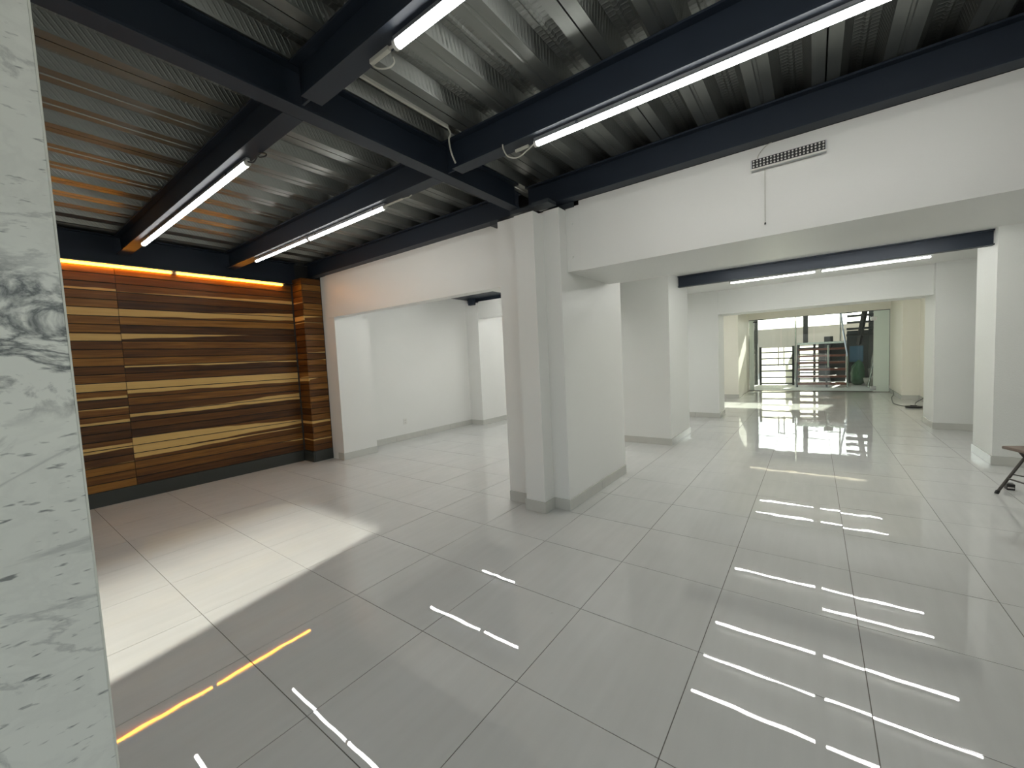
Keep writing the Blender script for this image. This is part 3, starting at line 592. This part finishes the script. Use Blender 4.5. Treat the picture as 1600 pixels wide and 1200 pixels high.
part('cable', tube(bmesh.new(), smooth([(1.66, 11.46, 0.01), (1.70, 11.7, 0.06), (1.80, 11.9, 0.10), (1.89, 12.1, 0.13)]), 0.007), M_DARKWIRE, pk)

# ------------------------------------------------------------------ glass doors
d1 = bpy.data.objects.new('door_1', None); C.objects.link(d1); d1['kind'] = 'structure'; d1['label'] = 'frameless glass double door with green tinted side lights'
def dp(name, bm, mt): return obj(name, bm, mt, d1)
dp('side_light', box(-1.63, -1.50, YG - 0.006, YG + 0.006, 0.002, 2.204), M_FROST); dp('side_light', box(1.30, 1.62, YG - 0.006, YG + 0.006, 0.002, 2.204), M_FROST)
dp('door_leaf', box(-1.48, -0.80, YG - 0.005, YG + 0.005, 0.01, 2.195), M_GLASS); dp('door_leaf', box(-0.79, 0.0, YG - 0.005, YG + 0.005, 0.01, 2.195), M_GLASS); dp('fixed_pane', box(0.01, 1.29, YG - 0.005, YG + 0.005, 0.003, 2.2), M_GLASS)
dp('top_track', box(-1.63, 1.62, YG - 0.02, YG + 0.02, 2.190, 2.205), M_BLACK)
dp('hinge', box(1.24, 1.36, YG - 0.03, YG + 0.03, 1.93, 2.03), M_CHROME); dp('hinge', box(-1.52, -1.40, YG - 0.02, YG + 0.02, 2.11, 2.15), M_BLACK); dp('hinge', box(1.24, 1.36, YG - 0.03, YG + 0.03, 0.05, 0.15), M_CHROME)
for x in (-0.86, -0.72):
    h = dp('pull_handle', cyl(bmesh.new(), (x, YG - 0.06, 0.75), (x, YG - 0.06, 1.32), 0.014, 10), M_CHROME)
    for z in (0.80, 1.27): obj('standoff', cyl(bmesh.new(), (x, YG - 0.06, z), (x, YG, z), 0.008, 8), M_CHROME, h)
dp('sill', box(-1.63, 1.62, YG - 0.03, YG + 0.03, 0.0, 0.004), M_CHROME)

# ------------------------------------------------------------------ courtyard behind the glass
struct('ground', box(-20, 20, YG + 0.15, 60, -0.16, -0.004), M_CONC, 'pale concrete yard beyond the glass doors')
struct('ground_street', box(-20, 20, -40, Y_F - 0.301, -0.16, -0.004), M_CONC, 'pale pavement in front of the shop')
struct('ground_side', box(X_R + 0.301, 20, Y_F - 0.30, YG + 0.149, -0.16, -0.004), M_CONC, 'pale pavement beside the shop')
struct('wall_yard_left', box(-2.2, -1.85, YG + 0.16, 19.0, 0, 4.2), M_DKWALL, 'grey side wall of the yard')
struct('wall_yard_right', box(1.85, 2.2, YG + 0.16, 19.0, 0, 4.2), M_DKWALL, 'dark side wall of the yard')
struct('wall_yard_back', box(0.90, 1.849, 17.8, 18.0, 0, 1.75), M_DKWALL, 'dark wall behind the stored rubbish')
struct('wall_yard_pier', box(1.44, 1.79, 17.6, 17.79, 0, 3.0), M_DKWALL, 'dark pier at the right of the yard')
struct('wall_yard_post', box(-1.849, -1.62, 17.0, 17.2, 0, 3.0), M_DKWALL, 'grey pier at the left of the yard')
struct('ceiling_yard', box(-1.849, 1.849, 17.8, 18.9, 3.0, 3.15), M_DKWALL, 'dark canopy slab over the yard')
struct('ceiling_yard_outer', box(-2.2, 2.2, 19.25, 20.2, 3.0, 3.15), M_DKWALL, 'outer strip of the yard canopy, shaped for the sun patches')  # unseen strip, its gap and ends set to shape the incoming sun
struct('wall_street', box(-7, 7, 24.0, 24.3, 0, 2.2), M_RENDER, 'beige wall across the street')
gt = thing('yard_gate', 'black gate of horizontal bars with an added bright sheet behind the bars', 'gate', (-1.0, 16.9, 0))
GY = 16.9
for x in (-1.52, -0.56): part('post', box(x - 0.035, x + 0.035, GY - 0.03, GY + 0.03, 0, 1.34), M_DARKSTEEL, gt)
for k in range(6): part('bar', box(-1.485, -0.595, GY - 0.015, GY + 0.015, 0.03 + k * 0.218, 0.075 + k * 0.218), M_DARKSTEEL, gt)
part('added_bright_sheet', box(-1.485, -0.595, GY + 0.02, GY + 0.024, 0.03, 1.30), M_SHEET, gt, 'added translucent sheet that shows bright behind the bars')  # sheet added to catch sun from behind and whiten the gaps
gt2 = thing('yard_fence', 'black barred fence panel behind the stair treads', 'fence', (-0.1, 18.4, 0))
for x in (-0.45, 0.02, 0.55): part('post', box(x - 0.04, x + 0.04, 18.37, 18.42, 0, 1.42), M_DARKSTEEL, gt2)
part('dark_panel', box(0.14, 0.90, 18.44, 18.46, 0, 1.42), M_DARKSTEEL, gt2)
for k in range(6): part('bar', box(-0.41, 0.51, 18.385, 18.415, 0.08 + k * 0.225, 0.125 + k * 0.225), M_DARKSTEEL, gt2)
part('added_bright_sheet', box(-0.41, 0.12, 18.42, 18.424, 0.05, 1.30), M_SHEET, gt2, 'added translucent sheet that shows bright behind the bars')  # another added sheet, backlit so the tread gaps look bright
st = thing('staircase', 'open steel stair with red-brown treads and chrome rails outside', 'staircase', (0.15, 16.5, 0))
for k in range(6): part('tread', box(-0.42, 0.80, 16.0 + k * 0.16, 16.26 + k * 0.16, 0.08 + k * 0.215, 0.145 + k * 0.215, 0.004), M_TREAD, st)
for x in (-0.46, 0.30):
    s = bmesh.new(); vs_ = [s.verts.new(p) for p in ((x, 15.98, 0), (x, 16.2, 0), (x, 17.3, 1.36), (x, 17.1, 1.36), (x + .05, 15.98, 0), (x + .05, 16.2, 0), (x + .05, 17.3, 1.36), (x + .05, 17.1, 1.36))]
    for f in ((0, 1, 2, 3), (4, 5, 6, 7), (0, 1, 5, 4), (1, 2, 6, 5), (2, 3, 7, 6), (3, 0, 4, 7)): s.faces.new([vs_[i] for i in f])
    part('stringer', s, M_DARKSTEEL, st)
part('landing', box(-0.46, 0.85, 17.12, 18.2, 1.36, 1.42, 0.004), M_DARKSTEEL, st); part('landing_edge', box(-0.47, 0.85, 17.09, 17.12, 1.36, 1.425), M_CHROME, st)
part('column', box(-0.30, -0.16, 17.5, 17.64, 1.42, 3.0), M_DARKSTEEL, st)
for k in range(5): part('upper_tread', box(0.86, 1.55, 17.3 - k * 0.14, 17.54 - k * 0.14, 1.57 + k * 0.20, 1.635 + k * 0.20), M_DARKSTEEL, st)
s = bmesh.new(); cyl(s, (1.18, 17.55, 1.30), (1.30, 16.7, 2.55), 0.075, 4); part('upper_stringer', s, M_DARKSTEEL, st)
part('handrail', tube(bmesh.new(), [(0.82, 16.0, 0.0), (0.82, 16.0, 0.95), (0.76, 16.9, 1.75), (0.70, 17.15, 2.4)], 0.025, 10), M_CHROME, st)
part('handrail', tube(bmesh.new(), [(0.70, 17.2, 1.42), (0.70, 17.2, 2.6)], 0.022, 10), M_CHROME, st)
part('baluster', cyl(bmesh.new(), (-0.47, 15.98, 0), (-0.47, 15.98, 2.5), 0.022, 10), M_CHROME, st); part('baluster', cyl(bmesh.new(), (0.36, 16.1, 0.62), (0.36, 16.1, 1.32), 0.025, 10), M_CHROME, st)
tag(obj('cardboard_box', box(0.28, 0.52, 17.3, 17.5, 1.421, 1.60, 0.004), M_BLACK), 'small black box on the stair landing', 'box')
tag(obj('blue_board', box(0.95, 1.30, 17.5, 17.53, 0.72, 1.24, 0.004), M_BLUE), 'dull blue board leaning in the dark corner', 'board')
def blob(name, label, cat, c, sx, sy, sz, mt, seed):
    bm = bmesh.new(); bmesh.ops.create_icosphere(bm, subdivisions=3, radius=1.0); rr = random.Random(seed); ph = [rr.uniform(0, 6) for _ in range(6)]
    for v in bm.verts:
        n = 1 + 0.16 * math.sin(3 * v.co.x + ph[0]) + 0.13 * math.sin(4 * v.co.y + ph[1]) + 0.12 * math.sin(5 * v.co.z + ph[2]) + 0.06 * math.sin(9 * v.co.x + 7 * v.co.z + ph[3])
        v.co = Vector((v.co.x * sx * n, v.co.y * sy * n, max(-0.0, (v.co.z * 0.55 + 0.5)) * sz * n))
    o = obj(name, bm, mt); o.location = c; tag(o, label, cat)
    for p in o.data.polygons: p.use_smooth = True
blob('tarp_bundle', 'crumpled green tarp on the ground near the stair', 'tarp', (1.12, 17.0, 0), 0.22, 0.25, 0.62, M_GREEN, 1)
blob('rubbish_sack', 'pale rubbish sack beside the green tarp', 'sack', (1.38, 16.6, 0), 0.13, 0.15, 0.30, M_SACK, 2)
blob('rubble_sack', 'tall heap of sacks against the dark wall', 'sack', (1.58, 17.1, 0), 0.20, 0.25, 0.92, M_SACK, 3)
for k, (p, q, mt, lb) in enumerate((((1.30, 16.0, 0.0), (1.50, 16.35, 1.10), M_CHROME, 'pale metal pole leaning in the corner behind the glass'), ((1.44, 15.9, 0.0), (1.58, 16.3, 1.0), M_WOODPOLE, 'wooden pole leaning in the corner behind the glass'))):
    tag(obj('leaning_pole', cyl(bmesh.new(), p, q, 0.018, 10), mt), lb, 'pole')
wr = thing('utility_wires', 'thin street cables between two poles against the bright sky', 'wires', (0, 23, 0))
for x in (-5, 5): part('pole', cyl(bmesh.new(), (x, 23, -0.004), (x, 23, 4.2), 0.09, 10), M_CONC, wr)
for k in range(4): part('wire', tube(bmesh.new(), smooth([(-5, 23, 2.55 + k * 0.18), (0, 23, 2.42 + k * 0.18), (5, 23, 2.65 + k * 0.16)]), 0.010, 6), M_DARKWIRE, wr)
